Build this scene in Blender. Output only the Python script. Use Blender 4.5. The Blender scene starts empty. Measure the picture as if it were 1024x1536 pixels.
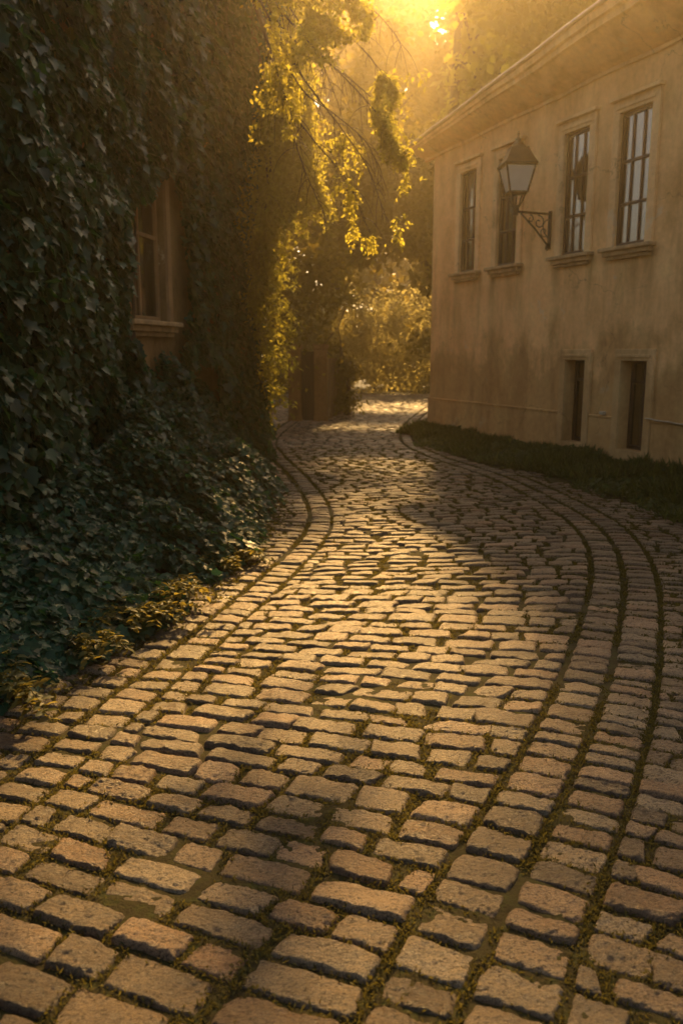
import bpy, math, random
import numpy as np

# ------------------------------------------------------------------ camera, world, sun, exposure
S = bpy.context.scene
COL = S.collection
rng = np.random.default_rng(11)
random.seed(11)
CAMH = 1.5
PITCH = math.atan(241 / 1250)
cam_d = bpy.data.cameras.new("camera")
cam = bpy.data.objects.new("camera", cam_d)
COL.objects.link(cam)
cam.location = (0, 0, CAMH)
cam.rotation_euler = (math.pi / 2 - PITCH, 0, 0)
cam_d.sensor_fit = 'VERTICAL'
cam_d.sensor_height = 36.0
cam_d.lens = 36.0 * 1250 / 1536
cam_d.clip_start = 0.05
cam_d.clip_end = 600
cam_d.dof.use_dof = True
cam_d.dof.focus_distance = 3.6
cam_d.dof.aperture_fstop = 3.2
S.camera = cam

SUN_EL = math.radians(32.0)
SUN_AZ = math.radians(6.0)            # to the right of straight ahead (+Y)
SUN = np.array([math.sin(SUN_AZ) * math.cos(SUN_EL), math.cos(SUN_AZ) * math.cos(SUN_EL), math.sin(SUN_EL)])
W = bpy.data.worlds.new("World")
S.world = W
W.use_nodes = True
nt = W.node_tree
bg = nt.nodes["Background"]
sky = nt.nodes.new("ShaderNodeTexSky")
sky.sky_type = 'NISHITA'
sky.sun_disc = False
sky.sun_elevation = SUN_EL
sky.sun_rotation = SUN_AZ
sky.air_density = 1.0
sky.dust_density = 6.0
sky.ozone_density = 1.0
tint = nt.nodes.new("ShaderNodeMix")
tint.data_type = 'RGBA'
tint.blend_type = 'MULTIPLY'
tint.inputs[0].default_value = 1.0
nt.links.new(sky.outputs[0], tint.inputs[6])
tint.inputs[7].default_value = (1.0, 0.90, 0.74, 1)
nt.links.new(tint.outputs[2], bg.inputs[0])
bg.inputs[1].default_value = 0.102

sl = bpy.data.lights.new("sun", 'SUN')
sun = bpy.data.objects.new("sun", sl)
COL.objects.link(sun)
sl.energy = 5.0
sl.angle = math.radians(2.4)
sl.color = (1.0, 0.585, 0.19)
from mathutils import Vector, Matrix
sun.rotation_euler = Vector(SUN).to_track_quat('Z', 'Y').to_euler()
sun.location = (3, 30, 30)

S.view_settings.view_transform = 'Standard'
S.view_settings.look = 'None'
S.view_settings.gamma = 1.0
S.view_settings.exposure = 1.38
S.render.engine = 'CYCLES'
cy = S.cycles
cy.use_denoising = True
cy.max_bounces = 6
cy.diffuse_bounces = 3
cy.glossy_bounces = 3
cy.transmission_bounces = 4
cy.transparent_max_bounces = 8
cy.volume_bounces = 0
cy.sample_clamp_indirect = 6.0
HAZE_DENSITY = 0.0033

# ------------------------------------------------------------------ helpers
def at(px, py, Y):
    """world point seen at photo pixel (px,py), Y metres ahead of the camera"""
    a, b = (px - 512) / 1250, (768 - py) / 1250
    c, s = math.cos(PITCH), math.sin(PITCH)
    r = np.array([a, c + b * s, -s + b * c])
    return r * (Y / r[1]) + np.array([0, 0, CAMH])

def tag(o, label=None, cat=None, group=None, kind=None):
    if label: o['label'] = label
    if cat: o['category'] = cat
    if group: o['group'] = group
    if kind: o['kind'] = kind
    return o

def empty(name, loc=(0, 0, 0), rz=0.0):
    o = bpy.data.objects.new(name, None)
    COL.objects.link(o)
    o.location = loc
    o.rotation_euler = (0, 0, rz)
    o.empty_display_size = 0.2
    return o

def mk(name, V, Fs, mat, parent=None, rnd=None, smooth=False):
    """mesh object from numpy verts (n,3) and a list of (m,k) face arrays"""
    V = np.asarray(V, dtype=np.float32)
    if not isinstance(Fs, (list, tuple)): Fs = [Fs]
    Fs = [np.asarray(f, dtype=np.int32) for f in Fs if len(f)]
    me = bpy.data.meshes.new(name)
    me.vertices.add(len(V))
    me.vertices.foreach_set('co', V.ravel())
    loops = np.concatenate([f.ravel() for f in Fs])
    me.loops.add(len(loops))
    me.loops.foreach_set('vertex_index', loops)
    sizes = np.concatenate([np.full(len(f), f.shape[1], dtype=np.int32) for f in Fs])
    starts = np.concatenate([[0], np.cumsum(sizes)[:-1]]).astype(np.int32)
    me.polygons.add(len(sizes))
    me.polygons.foreach_set('loop_start', starts)
    me.update(calc_edges=True)
    me.validate()
    if smooth:
        me.polygons.foreach_set('use_smooth', np.ones(len(me.polygons), dtype=bool))
    if rnd is not None:
        a = me.attributes.new('rnd', 'FLOAT', 'POINT')
        a.data.foreach_set('value', np.asarray(rnd, dtype=np.float32))
    if mat: me.materials.append(mat)
    o = bpy.data.objects.new(name, me)
    COL.objects.link(o)
    if parent: o.parent = parent
    return o

class MB:
    """collects polygons, builds ONE mesh"""
    def __init__(s): s.v = []; s.f = []
    def add(s, vs, fs):
        b = len(s.v)
        s.v += [tuple(map(float, v)) for v in vs]
        s.f += [tuple(i + b for i in f) for f in fs]
    def box(s, x0, x1, y0, y1, z0, z1):
        s.add([(x0,y0,z0),(x1,y0,z0),(x1,y1,z0),(x0,y1,z0),(x0,y0,z1),(x1,y0,z1),(x1,y1,z1),(x0,y1,z1)],
              [(0,3,2,1),(4,5,6,7),(0,1,5,4),(1,2,6,5),(2,3,7,6),(3,0,4,7)])
    def loft(s, rings, closed=True, caps=True):
        n = len(rings[0]); b = []
        for r in rings: b += list(r)
        f = []
        for i in range(len(rings) - 1):
            for j in range(n if closed else n - 1):
                k = (j + 1) % n
                f.append((i*n+j, i*n+k, (i+1)*n+k, (i+1)*n+j))
        if caps and closed:
            f.append(tuple(range(n))[::-1]); f.append(tuple((len(rings)-1)*n + j for j in range(n)))
        s.add(b, f)
    def tube(s, pts, rad, sides=8):
        pts = [np.array(p, float) for p in pts]
        if not hasattr(rad, '__len__'): rad = [rad] * len(pts)
        rings = []; ref = np.array([0.13, 0.27, 0.95])
        for i, p in enumerate(pts):
            d = pts[min(i+1, len(pts)-1)] - pts[max(i-1, 0)]
            d = d / (np.linalg.norm(d) + 1e-9)
            r0 = ref if abs(d @ ref) < 0.9 else np.array([1., 0.1, 0])
            a = np.cross(d, r0); a /= np.linalg.norm(a); b = np.cross(d, a)
            rings.append([p + rad[i]*(math.cos(t)*a + math.sin(t)*b) for t in np.linspace(0, 2*math.pi, sides, endpoint=False)])
        s.loft(rings)
    def build(s, name, mat, parent=None, smooth=False, bevel=0):
        me = bpy.data.meshes.new(name)
        me.from_pydata(s.v, [], s.f)
        me.update()
        if smooth: me.polygons.foreach_set('use_smooth', np.ones(len(me.polygons), dtype=bool))
        me.materials.append(mat)
        o = bpy.data.objects.new(name, me); COL.objects.link(o)
        if parent: o.parent = parent
        if bevel:
            m = o.modifiers.new('bevel', 'BEVEL'); m.width = bevel; m.segments = 2; m.limit_method = 'ANGLE'
        return o

def hash3(ix, iy, iz, seed):
    h = (ix.astype(np.uint32) * np.uint32(374761393) + iy.astype(np.uint32) * np.uint32(668265263)
         + iz.astype(np.uint32) * np.uint32(2246822519) + np.uint32((seed * 3266489917) & 0xffffffff))
    h = (h ^ (h >> np.uint32(13))) * np.uint32(1274126177)
    h = h ^ (h >> np.uint32(16))
    return h.astype(np.float64) / 4294967295.0

def noise(P, freq, seed=0):
    """value noise in -1..1, P (n,2) or (n,3)"""
    P = np.asarray(P, float) * freq
    if P.shape[1] == 2: P = np.c_[P, np.zeros(len(P))]
    I = np.floor(P).astype(np.int64); F = P - I; F = F*F*(3-2*F)
    out = 0
    for dx in (0, 1):
        for dy in (0, 1):
            for dz in (0, 1):
                w = (F[:,0] if dx else 1-F[:,0])*(F[:,1] if dy else 1-F[:,1])*(F[:,2] if dz else 1-F[:,2])
                out = out + w*hash3(I[:,0]+dx+10000, I[:,1]+dy+10000, I[:,2]+dz+10000, seed)
    return out*2 - 1

def inpoly(x, y, poly):
    x = np.asarray(x); y = np.asarray(y); r = np.zeros(x.shape, bool); n = len(poly)
    for i in range(n):
        x0, y0 = poly[i]; x1, y1 = poly[(i+1) % n]
        c = ((y0 > y) != (y1 > y)) & (x < (x1-x0)*(y-y0)/((y1-y0) + 1e-12) + x0)
        r ^= c
    return r

# ------------------------------------------------------------------ materials
def newmat(name):
    m = bpy.data.materials.new(name); m.use_nodes = True
    n = m.node_tree; b = n.nodes['Principled BSDF']
    return m, n, b

def ramp(n, src, stops):
    r = n.nodes.new('ShaderNodeValToRGB')
    while len(r.color_ramp.elements) < len(stops): r.color_ramp.elements.new(0.5)
    for e, (p, c) in zip(r.color_ramp.elements, stops):
        e.position = p; e.color = (*c, 1)
    n.links.new(src, r.inputs[0])
    return r.outputs[0]

def tex(n, scale, detail=4, rough=0.6, coord='Object', stretch=None, kind='noise'):
    tc = n.nodes.new('ShaderNodeTexCoord'); src = tc.outputs[coord]
    if stretch:
        mp = n.nodes.new('ShaderNodeMapping'); mp.inputs['Scale'].default_value = stretch
        n.links.new(src, mp.inputs[0]); src = mp.outputs[0]
    if kind == 'noise':
        t = n.nodes.new('ShaderNodeTexNoise'); t.inputs['Scale'].default_value = scale
        t.inputs['Detail'].default_value = detail; t.inputs['Roughness'].default_value = rough
        n.links.new(src, t.inputs['Vector']); return t.outputs['Fac']
    t = n.nodes.new('ShaderNodeTexVoronoi'); t.inputs['Scale'].default_value = scale
    n.links.new(src, t.inputs['Vector']); return t.outputs['Distance']

def mixc(n, fac, a, b, mode='MIX'):
    m = n.nodes.new('ShaderNodeMix'); m.data_type = 'RGBA'; m.blend_type = mode
    for i, v in ((0, fac), (6, a), (7, b)):
        if hasattr(v, 'is_linked'): n.links.new(v, m.inputs[i])
        elif i == 0: m.inputs[0].default_value = v
        else: m.inputs[i].default_value = (*v, 1)
    return m.outputs[2]

def bump(n, b, h, strength, dist=0.01, chain=None):
    k = n.nodes.new('ShaderNodeBump'); k.inputs['Strength'].default_value = strength
    k.inputs['Distance'].default_value = dist
    n.links.new(h, k.inputs['Height'])
    if chain: n.links.new(chain, k.inputs['Normal'])
    n.links.new(k.outputs[0], b.inputs['Normal'])
    return k.outputs[0]

def simple(name, col, rough=0.7, var=0.25, scale=6, metal=0, bmp=0.15, stretch=None):
    m, n, b = newmat(name)
    f = tex(n, scale, stretch=stretch)
    c = ramp(n, f, [(0.3, tuple(v*(1-var) for v in col)), (0.7, tuple(min(1, v*(1+var)) for v in col))])
    n.links.new(c, b.inputs['Base Color'])
    b.inputs['Roughness'].default_value = rough; b.inputs['Metallic'].default_value = metal
    if bmp: bump(n, b, tex(n, scale*8), bmp, 0.004)
    return m

def leafmat(name, dark, light, trans, tcol, rough=0.5, spec=0.4):
    m, n, b = newmat(name)
    at_ = n.nodes.new('ShaderNodeAttribute'); at_.attribute_name = 'rnd'
    c = ramp(n, at_.outputs['Fac'], [(0.0, dark), (0.75, light), (1.0, tuple(v*1.25 for v in light))])
    n.links.new(c, b.inputs['Base Color'])
    b.inputs['Roughness'].default_value = rough
    b.inputs['Specular IOR Level'].default_value = spec
    t = n.nodes.new('ShaderNodeBsdfTranslucent')
    tc = mixc(n, at_.outputs['Fac'], tuple(v*0.7 for v in tcol), tcol)
    n.links.new(tc, t.inputs[0])
    mx = n.nodes.new('ShaderNodeMixShader'); mx.inputs[0].default_value = trans
    n.links.new(b.outputs[0], mx.inputs[1]); n.links.new(t.outputs[0], mx.inputs[2])
    n.links.new(mx.outputs[0], n.nodes['Material Output'].inputs[0])
    return m

M = {}
# granite setts
m, n, b = newmat('granite_setts')
a_ = n.nodes.new('ShaderNodeAttribute'); a_.attribute_name = 'rnd'
base = ramp(n, a_.outputs['Fac'], [(0, (.140, .100, .066)), (.5, (.235, .174, .114)), (1, (.34, .262, .178))])
wn = n.nodes.new('ShaderNodeTexWhiteNoise'); wn.noise_dimensions = '1D'; n.links.new(a_.outputs['Fac'], wn.inputs['W'])
base = mixc(n, .9, base, ramp(n, wn.outputs['Value'], [(0, (1.12, .92, .84)), (.45, (1, 1, 1)), (.75, (.90, .97, 1.02)), (1, (1.12, 1.08, .98))]), 'MULTIPLY')
sp = tex(n, 260, 3, .7)
c1 = mixc(n, 0.75, base, ramp(n, sp, [(.36, (.30, .28, .26)), (.5, (1, 1, 1)), (.66, (1.6, 1.5, 1.35))]), 'MULTIPLY')
pit = tex(n, 120, 2, .55, stretch=(.8, 1.3, 1))
c1 = mixc(n, 0.9, c1, ramp(n, pit, [(.36, (.28, .25, .23)), (.47, (1, 1, 1))]), 'MULTIPLY')
pat = tex(n, 9, 4, .6)
c2 = mixc(n, 0.8, c1, ramp(n, pat, [(.3, (.72, .70, .68)), (.7, (1.2, 1.17, 1.1))]), 'MULTIPLY')
n.links.new(c2, b.inputs['Base Color'])
rr = ramp(n, tex(n, 40, 4), [(.3, (.31,)*3), (.7, (.54,)*3)])
n.links.new(rr, b.inputs['Roughness'])
b.inputs['Specular IOR Level'].default_value = 0.5
k1 = bump(n, b, tex(n, 75, 6, .75, stretch=(1, 1.5, 1)), 1.0, 0.022)
bump(n, b, tex(n, 190, 3, .7), 0.6, 0.006, k1)
M['sett'] = m
# soil and moss between setts
m, n, b = newmat('mossy_soil')
c = ramp(n, tex(n, 22, 6, .7), [(.3, (.024, .020, .010)), (.5, (.045, .038, .015)), (.68, (.048, .054, .014))])
n.links.new(c, b.inputs['Base Color']); b.inputs['Roughness'].default_value = 0.95
b.inputs['Specular IOR Level'].default_value = 0.15
bump(n, b, tex(n, 90, 6, .7), 0.9, 0.012)
M['soil'] = m
def drips(n, c):
    tc = n.nodes.new('ShaderNodeTexCoord'); sx = n.nodes.new('ShaderNodeSeparateXYZ'); n.links.new(tc.outputs['Object'], sx.inputs[0])
    def scaled(o, k, add=0.):
        m_ = n.nodes.new('ShaderNodeMath'); m_.operation = 'MULTIPLY_ADD'; n.links.new(o, m_.inputs[0]); m_.inputs[1].default_value = k; m_.inputs[2].default_value = add
        return m_.outputs[0]
    st = []
    for a, b in ((.80, 1.68), (1.96, 2.88), (3.62, 4.52), (4.74, 5.68)):
        st += [((a-.05)/8, (0, 0, 0)), ((a+.04)/8, (1, 1, 1)), ((a+.2)/8, (.35,)*3), ((b-.2)/8, (.35,)*3), ((b-.04)/8, (1, 1, 1)), ((b+.05)/8, (0, 0, 0))]
    mx_ = ramp(n, scaled(sx.outputs[0], 1/8), st)
    mz = ramp(n, scaled(sx.outputs[2], 1/4), [(.30, (0, 0, 0)), (.55, (.5,)*3), (.68, (1, 1, 1)), (.70, (0, 0, 0))])
    f = mixc(n, 1.0, mixc(n, 1.0, mx_, mz, 'MULTIPLY'), ramp(n, tex(n, 5, 5, .65, stretch=(2, 2, .2)), [(.3, (.15,)*3), (.62, (1, 1, 1))]), 'MULTIPLY')
    return mixc(n, f, c, mixc(n, 1.0, c, (.50, .45, .38), 'MULTIPLY'))
# ochre lime plaster with streaks and repairs
def plaster(name, col, dark):
    m, n, b = newmat(name)
    big = tex(n, 1.3, 7, .66)
    streak = tex(n, 1.7, 7, .65, stretch=(1.5, 1.5, .42))
    fine = tex(n, 14, 5, .65)
    c = ramp(n, big, [(.28, dark), (.5, col), (.74, tuple(min(1, v*1.18) for v in col))])
    c = mixc(n, .85, c, ramp(n, streak, [(.32, (.66, .61, .54)), (.52, (1, 1, 1)), (.75, (1.1, 1.08, 1.05))]), 'MULTIPLY')
    c = mixc(n, .6, c, ramp(n, fine, [(.3, (.78, .76, .74)), (.7, (1.1, 1.1, 1.1))]), 'MULTIPLY')
    vt = n.nodes.new('ShaderNodeTexVoronoi'); vt.feature = 'DISTANCE_TO_EDGE'; vt.inputs['Scale'].default_value = .9
    tcv = n.nodes.new('ShaderNodeTexCoord'); nz = n.nodes.new('ShaderNodeTexNoise'); nz.inputs['Scale'].default_value = 2.5; nz.inputs['Detail'].default_value = 6
    n.links.new(tcv.outputs['Object'], nz.inputs['Vector'])
    va = n.nodes.new('ShaderNodeVectorMath'); va.operation = 'MULTIPLY_ADD'; va.inputs[1].default_value = (.9, .9, .9)
    n.links.new(nz.outputs['Color'], va.inputs[0]); n.links.new(tcv.outputs['Object'], va.inputs[2]); n.links.new(va.outputs[0], vt.inputs['Vector'])
    crack = ramp(n, vt.outputs['Distance'], [(0.0, (1, 1, 1)), (0.009, (0, 0, 0))])
    some = ramp(n, tex(n, .7, 3), [(.50, (0, 0, 0)), (.58, (.8, .8, .8))])
    cf = mixc(n, 1.0, crack, some, 'MULTIPLY')
    c = mixc(n, cf, c, mixc(n, 1.0, c, (.45, .42, .40), 'MULTIPLY'))
    flake = ramp(n, tex(n, 1.7, 8, .7), [(.62, (0, 0, 0)), (.645, (1, 1, 1))])
    c = mixc(n, mixc(n, 1.0, flake, (.7, .7, .7), 'MULTIPLY'), c, mixc(n, .6, c, (.80, .68, .50), 'MIX'))
    c = drips(n, c) if name == 'ochre_plaster' else c
    # damp stain rising from the foot of the wall, ragged edge
    tc = n.nodes.new('ShaderNodeTexCoord'); sx = n.nodes.new('ShaderNodeSeparateXYZ')
    n.links.new(tc.outputs['Object'], sx.inputs[0])
    ad = n.nodes.new('ShaderNodeMath'); ad.operation = 'MULTIPLY_ADD'
    n.links.new(tex(n, 1.6, 5, .7, stretch=(1, 1, .6)), ad.inputs[0]); ad.inputs[1].default_value = -2.6
    n.links.new(sx.outputs[2], ad.inputs[2])
    damp = ramp(n, ad.outputs[0], [(0.0, (1, 1, 1)), (0.45, (0, 0, 0))])
    c = mixc(n, damp, c, mixc(n, .75, c, (.50, .47, .40), 'MULTIPLY'))
    n.links.new(c, b.inputs['Base Color']); b.inputs['Roughness'].default_value = .9
    b.inputs['Specular IOR Level'].default_value = .2
    k = bump(n, b, tex(n, 5, 5, .6), .35, .02)
    bump(n, b, tex(n, 45, 5, .7), .3, .006, k)
    return m
M['plaster'] = plaster('ochre_plaster', (.94, .60, .285), (.76, .45, .19))
M['plaster_trim'] = plaster('ochre_trim', (.94, .64, .335), (.78, .49, .225))
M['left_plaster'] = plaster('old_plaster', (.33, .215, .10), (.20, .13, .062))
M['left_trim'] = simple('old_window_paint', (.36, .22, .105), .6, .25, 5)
M['sill'] = simple('weathered_sill', (.46, .31, .16), .8, .35, 7)
M['wood'] = simple('dark_window_wood', (.060, .030, .018), .5, .3, 12, stretch=(1, 1, .2))
M['door'] = simple('old_door_wood', (.05, .030, .016), .7, .35, 8, stretch=(3, 3, .3))
M['bark'] = simple('bark', (.075, .05, .032), .9, .4, 9, bmp=.6, stretch=(1, 1, .25))
M['iron'] = simple('black_iron', (.020, .016, .012), .45, .3, 14, metal=.6)
M['copper'] = simple('aged_lamp_metal', (.10, .065, .038), .42, .3, 10, metal=.75)
M['curtain'] = simple('pale_curtain', (.50, .47, .42), .9, .12, 5)
M['drape'] = simple('brown_drape', (.26, .15, .095), .9, .15, 5)
M['rooftile'] = simple('roof_tile', (.16, .075, .045), .85, .3, 3)
M['metalrim'] = simple('zinc_gutter', (.50, .40, .28), .5, .2, 5, metal=.35)
M['cable'] = simple('pale_cable', (.45, .38, .28), .6, .2, 9)
m, n, b = newmat('window_glass')
gl = n.nodes.new('ShaderNodeBsdfGlossy'); gl.inputs['Roughness'].default_value = .06
gl.inputs['Color'].default_value = (.85, .86, .88, 1)
tr = n.nodes.new('ShaderNodeBsdfTransparent'); tr.inputs[0].default_value = (.72, .72, .70, 1)
lw = n.nodes.new('ShaderNodeLayerWeight'); lw.inputs[0].default_value = .35
mr = n.nodes.new('ShaderNodeMapRange'); n.links.new(lw.outputs[0], mr.inputs[0])
mr.inputs[3].default_value = .08; mr.inputs[4].default_value = .55
mx = n.nodes.new('ShaderNodeMixShader')
n.links.new(mr.outputs[0], mx.inputs[0]); n.links.new(tr.outputs[0], mx.inputs[1]); n.links.new(gl.outputs[0], mx.inputs[2])
k = n.nodes.new('ShaderNodeBump'); k.inputs['Strength'].default_value = .12; k.inputs['Distance'].default_value = .02
n.links.new(tex(n, 3, 2), k.inputs['Height']); n.links.new(k.outputs[0], gl.inputs['Normal'])
n.links.new(mx.outputs[0], n.nodes['Material Output'].inputs[0])
M['glass'] = m
m, n, b = newmat('milky_lamp_glass')
n.links.new(ramp(n, tex(n, 5, 4), [(.3, (.80, .75, .64)), (.7, (.90, .86, .76))]), b.inputs['Base Color'])
b.inputs['Roughness'].default_value = .3
t = n.nodes.new('ShaderNodeBsdfTranslucent'); t.inputs[0].default_value = (.85, .75, .58, 1)
mx = n.nodes.new('ShaderNodeMixShader'); mx.inputs[0].default_value = .12
n.links.new(b.outputs[0], mx.inputs[1]); n.links.new(t.outputs[0], mx.inputs[2]); n.links.new(mx.outputs[0], n.nodes['Material Output'].inputs[0])
M['milk'] = m
M['ivy'] = leafmat('ivy_leaf', (.004, .020, .008), (.016, .060, .025), .24, (.09, .26, .04), .48, .32)
rp = [x_ for x_ in M['ivy'].node_tree.nodes if x_.type == 'VALTORGB'][0].color_ramp
e_ = rp.elements.new(.965); e_.color = (.030, .085, .042, 1); rp.elements[-1].color = (.13, .10, .03, 1)
M['gold'] = leafmat('young_leaf', (.036, .055, .012), (.085, .115, .024), .66, (.64, .56, .07), .5, .25)
M['tree'] = leafmat('tree_leaf', (.020, .032, .011), (.055, .072, .022), .5, (.46, .34, .05), .6, .15)
M['hedge'] = leafmat('brown_hedge_leaf', (.085, .080, .032), (.17, .155, .065), .6, (.62, .54, .20), .7, .1)
M['grass'] = leafmat('grass_blade', (.022, .042, .012), (.055, .085, .024), .35, (.22, .24, .04), .55, .3)
M['moss'] = leafmat('joint_moss', (.030, .034, .009), (.080, .072, .020), .35, (.24, .20, .04), .7, .2)
M['fern'] = leafmat('weed_leaf', (.030, .045, .012), (.070, .085, .022), .5, (.46, .36, .06), .5, .35)

# ------------------------------------------------------------------ leaves
def tpl_ivy():
    half = [(.0, .0), (.26, -.10), (.48, .08), (.36, .30), (.50, .54), (.27, .62), (0, 1.0)]
    V = [(0, .38, 0)] + [(x, y, .22*x - .10*y*y) for x, y in half] + [(-x, y, .22*x - .10*y*y) for x, y in half[1:-1]]
    F = [(0, i, i+1) for i in range(1, 7)]
    lft = [1] + list(range(8, 13)) + [7]
    F += [(0, lft[i+1], lft[i]) for i in range(6)]
    return np.array(V), np.array(F)
def tpl_leaf(w=.30):
    V = [(0,0,0),(w*.8,.3,.08),(w*.75,.62,.06),(0,1,-.12),(-w*.75,.62,.06),(-w*.8,.3,.08),(0,.5,-.01)]
    F = [(0,1,6),(1,2,6),(2,3,6),(3,4,6),(4,5,6),(5,0,6)]
    return np.array(V), np.array(F)
def tpl_quad(w=.36):
    V = [(0,0,0),(w,.45,.08),(0,1,-.06),(-w,.45,.08)]
    return np.array(V), np.array([(0,1,2),(0,2,3)])
IVY, LEAF, QUAD = tpl_ivy(), tpl_leaf(), tpl_quad()

def unit(a): return a / (np.linalg.norm(a, axis=1, keepdims=True) + 1e-9)

def leaves(tpl, P, Nrm, Tip, size, rnd=None):
    TV, TF = tpl; nL = len(P)
    w = unit(Nrm); v = unit(Tip - w * np.sum(Tip*w, 1, keepdims=True)); u = np.cross(v, w)
    size = np.broadcast_to(np.asarray(size, float), (nL,))[:, None, None]
    V = P[:, None, :] + size*(TV[None,:,0:1]*u[:,None,:] + TV[None,:,1:2]*v[:,None,:] + TV[None,:,2:3]*w[:,None,:])
    F = TF[None] + (np.arange(nL)*len(TV))[:, None, None]
    if rnd is None: rnd = rng.random(nL)
    return V.reshape(-1, 3), F.reshape(-1, TF.shape[1]), np.repeat(rnd, len(TV))

def cat(parts):
    V, F, R, b = [], [], [], 0
    for v, f, r in parts:
        V.append(v); F.append(f + b); R.append(r); b += len(v)
    return np.concatenate(V), np.concatenate(F), np.concatenate(R)

# sun gaps: where beams come down through the crowns onto the lane
def in_beam(P):
    k = P[:, 2] / SUN[2]
    x = P[:, 0] - k*SUN[0]; y = P[:, 1] - k*SUN[1]
    wob = 0.35*noise(np.c_[x, y], 1.3, 5) + .2*noise(np.c_[x, y], 3.1, 6)
    near = (y < 6.5 + 1.2*wob) & (y > 1.2) & (x < .50 + .06*(y-3) + wob*1.3) & (x > np.where(y > 5.2, -.62, -1.4) - wob*.4)
    pa = ((x-.45)/.95)**2 + ((y-11.0)/.75)**2 < 1 + wob*1.5
    dap = (y > 6) & (y < 9.8) & (x > -.7) & (x < .35) & (noise(np.c_[x*1.4, y*2.2], 1.2, 14) > .42)
    near |= dap
    pb = ((x-.35)/1.5)**2 + ((y-16.6)/1.2)**2 < 1 + wob*.7
    near &= ~((y > 6.0) & (x > .25 + wob))
    near |= (y < 1.5 + .3*wob) & (x < 6) & (x > -.45)
    near |= (y < 11 + wob) & (y > .6) & (x > -2.25) & (x < -1.0) & (noise(np.c_[x, y], 1.6, 12) > -.75)
    pc = (((x-1.2)/2.3)**2 + ((y-26)/6.0)**2 < 1)
    return near | pa | pb | pc

# ------------------------------------------------------------------ the ground
g = MB(); g.add([(-58,-58,-.10),(58,-58,-.10),(58,58,-.10),(-58,58,-.10)], [(0,1,2,3)])
tag(g.build('ground', M['soil']), kind='structure')

# ------------------------------------------------------------------ the lane of granite setts
ST = np.array([  # left joint x,y   right joint x,y
    (-2.25, -.60, -1.00, -.95), (-1.72, 1.05, -.42, .50), (-1.28, 2.35, .10, 1.80), (-1.02, 3.40, .68, 2.94), (-.80, 4.28, 1.14, 3.98),
    (-.50, 5.60, 1.73, 5.62), (-.30, 6.85, 2.00, 7.02), (-.33, 8.10, 1.96, 8.43), (-.62, 10.0, 1.76, 10.0),
    (-1.02, 12.0, 1.22, 12.1), (-1.30, 14.3, 1.02, 14.3), (-1.15, 18.0, 1.40, 18.0), (-.70, 24.0, 2.5, 24.0), (-.70, 30.0, 3.4, 30.0)])
def catmull(T, P):
    T = np.clip(np.asarray(T, float), 0, len(P)-1.0001); i = T.astype(int); f = (T-i)[:, None]
    g_ = lambda k: P[np.clip(k, 0, len(P)-1)]
    a, b, c, d = g_(i-1), g_(i), g_(i+1), g_(i+2)
    return .5*((2*b) + (c-a)*f + (2*a-5*b+4*c-d)*f*f + (3*b-a-3*c+d)*f**3)
TT = np.linspace(0, len(ST)-1.001, 4000)
CC = catmull(TT, ST)
LC, RC = CC[:, :2], CC[:, 2:]
def arclen(Q): return np.r_[0, np.cumsum(np.linalg.norm(np.diff(Q, axis=0), axis=1))]
def sideoff(Q, off):
    d = np.gradient(Q, axis=0); d /= np.linalg.norm(d, axis=1, keepdims=True)
    return Q + off*np.c_[d[:, 1], -d[:, 0]]          # positive = to the right

stones = []     # (corners 4x2: near-left, near-right, far-right, far-left, kind)
def strip(A, B, pitch, lengths, jit, kind, skip=None):
    """A,B (n,2): left and right edge polylines with common parameter; rows across, split in stones"""
    mid = (A + B)/2; s = arclen(mid); pos = 0.0
    I = lambda Q, q: np.array([np.interp(q, s, Q[:, 0]), np.interp(q, s, Q[:, 1])])
    while pos < s[-1] - pitch*1.5:
        ph = pitch*random.uniform(1-jit, 1+jit)
        a0, b0, a1, b1 = I(A, pos), I(B, pos), I(A, pos+ph), I(B, pos+ph)
        width = np.linalg.norm((b0+b1-a0-a1)/2)
        if lengths is None: cuts = [0, 1]
        else:
            cuts = [0.0]; x = random.uniform(.35, 1.0)*random.uniform(*lengths)
            while x < width - lengths[0]*.62:
                cuts.append(x/width); x += random.uniform(*lengths)
            cuts.append(1.0)
        for c0, c1 in zip(cuts[:-1], cuts[1:]):
            sk = random.gauss(0, .012)
            q = [a0+(b0-a0)*c0, a0+(b0-a0)*c1, a1+(b1-a1)*min(1, c1+sk*(c1 < 1)), a1+(b1-a1)*max(0, c0+sk*(c0 > 0))]
            ctr = sum(q)/4
            if skip is None or not skip(ctr): stones.append((np.array(q), kind))
        pos += ph
L2 = sideoff(LC, .20)
strip(L2, RC, .124, (.150, .295), .15, 0)
strip(sideoff(LC, .002), sideoff(LC, .198), .122, None, .18, 1)
R2, R3 = sideoff(RC, .215), sideoff(RC, .425)
strip(sideoff(RC, .008), sideoff(RC, .210), .128, None, .24, 2)
strip(sideoff(RC, .220), sideoff(RC, .424), .108, None, .28, 2)
sel = TT < 8.6
GRASS_EDGE = np.array([(5.0, 3.2), (4.3, 5.0), (3.5, 6.4), (3.05, 7.25), (2.94, 8.06), (2.70, 9.06), (2.32, 10.34), (1.80, 11.64), (1.25, 12.85), (1.15, 13.6)])
def grass_x(y): return np.interp(y, GRASS_EDGE[:, 1], GRASS_EDGE[:, 0])
strip(sideoff(RC, .432)[sel], sideoff(RC, 2.6)[sel], .112, (.13, .24), .24, 3, skip=lambda c: c[1] > 3.2 and c[0] > grass_x(c[1]) + .12*math.sin(c[1]*5))
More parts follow.
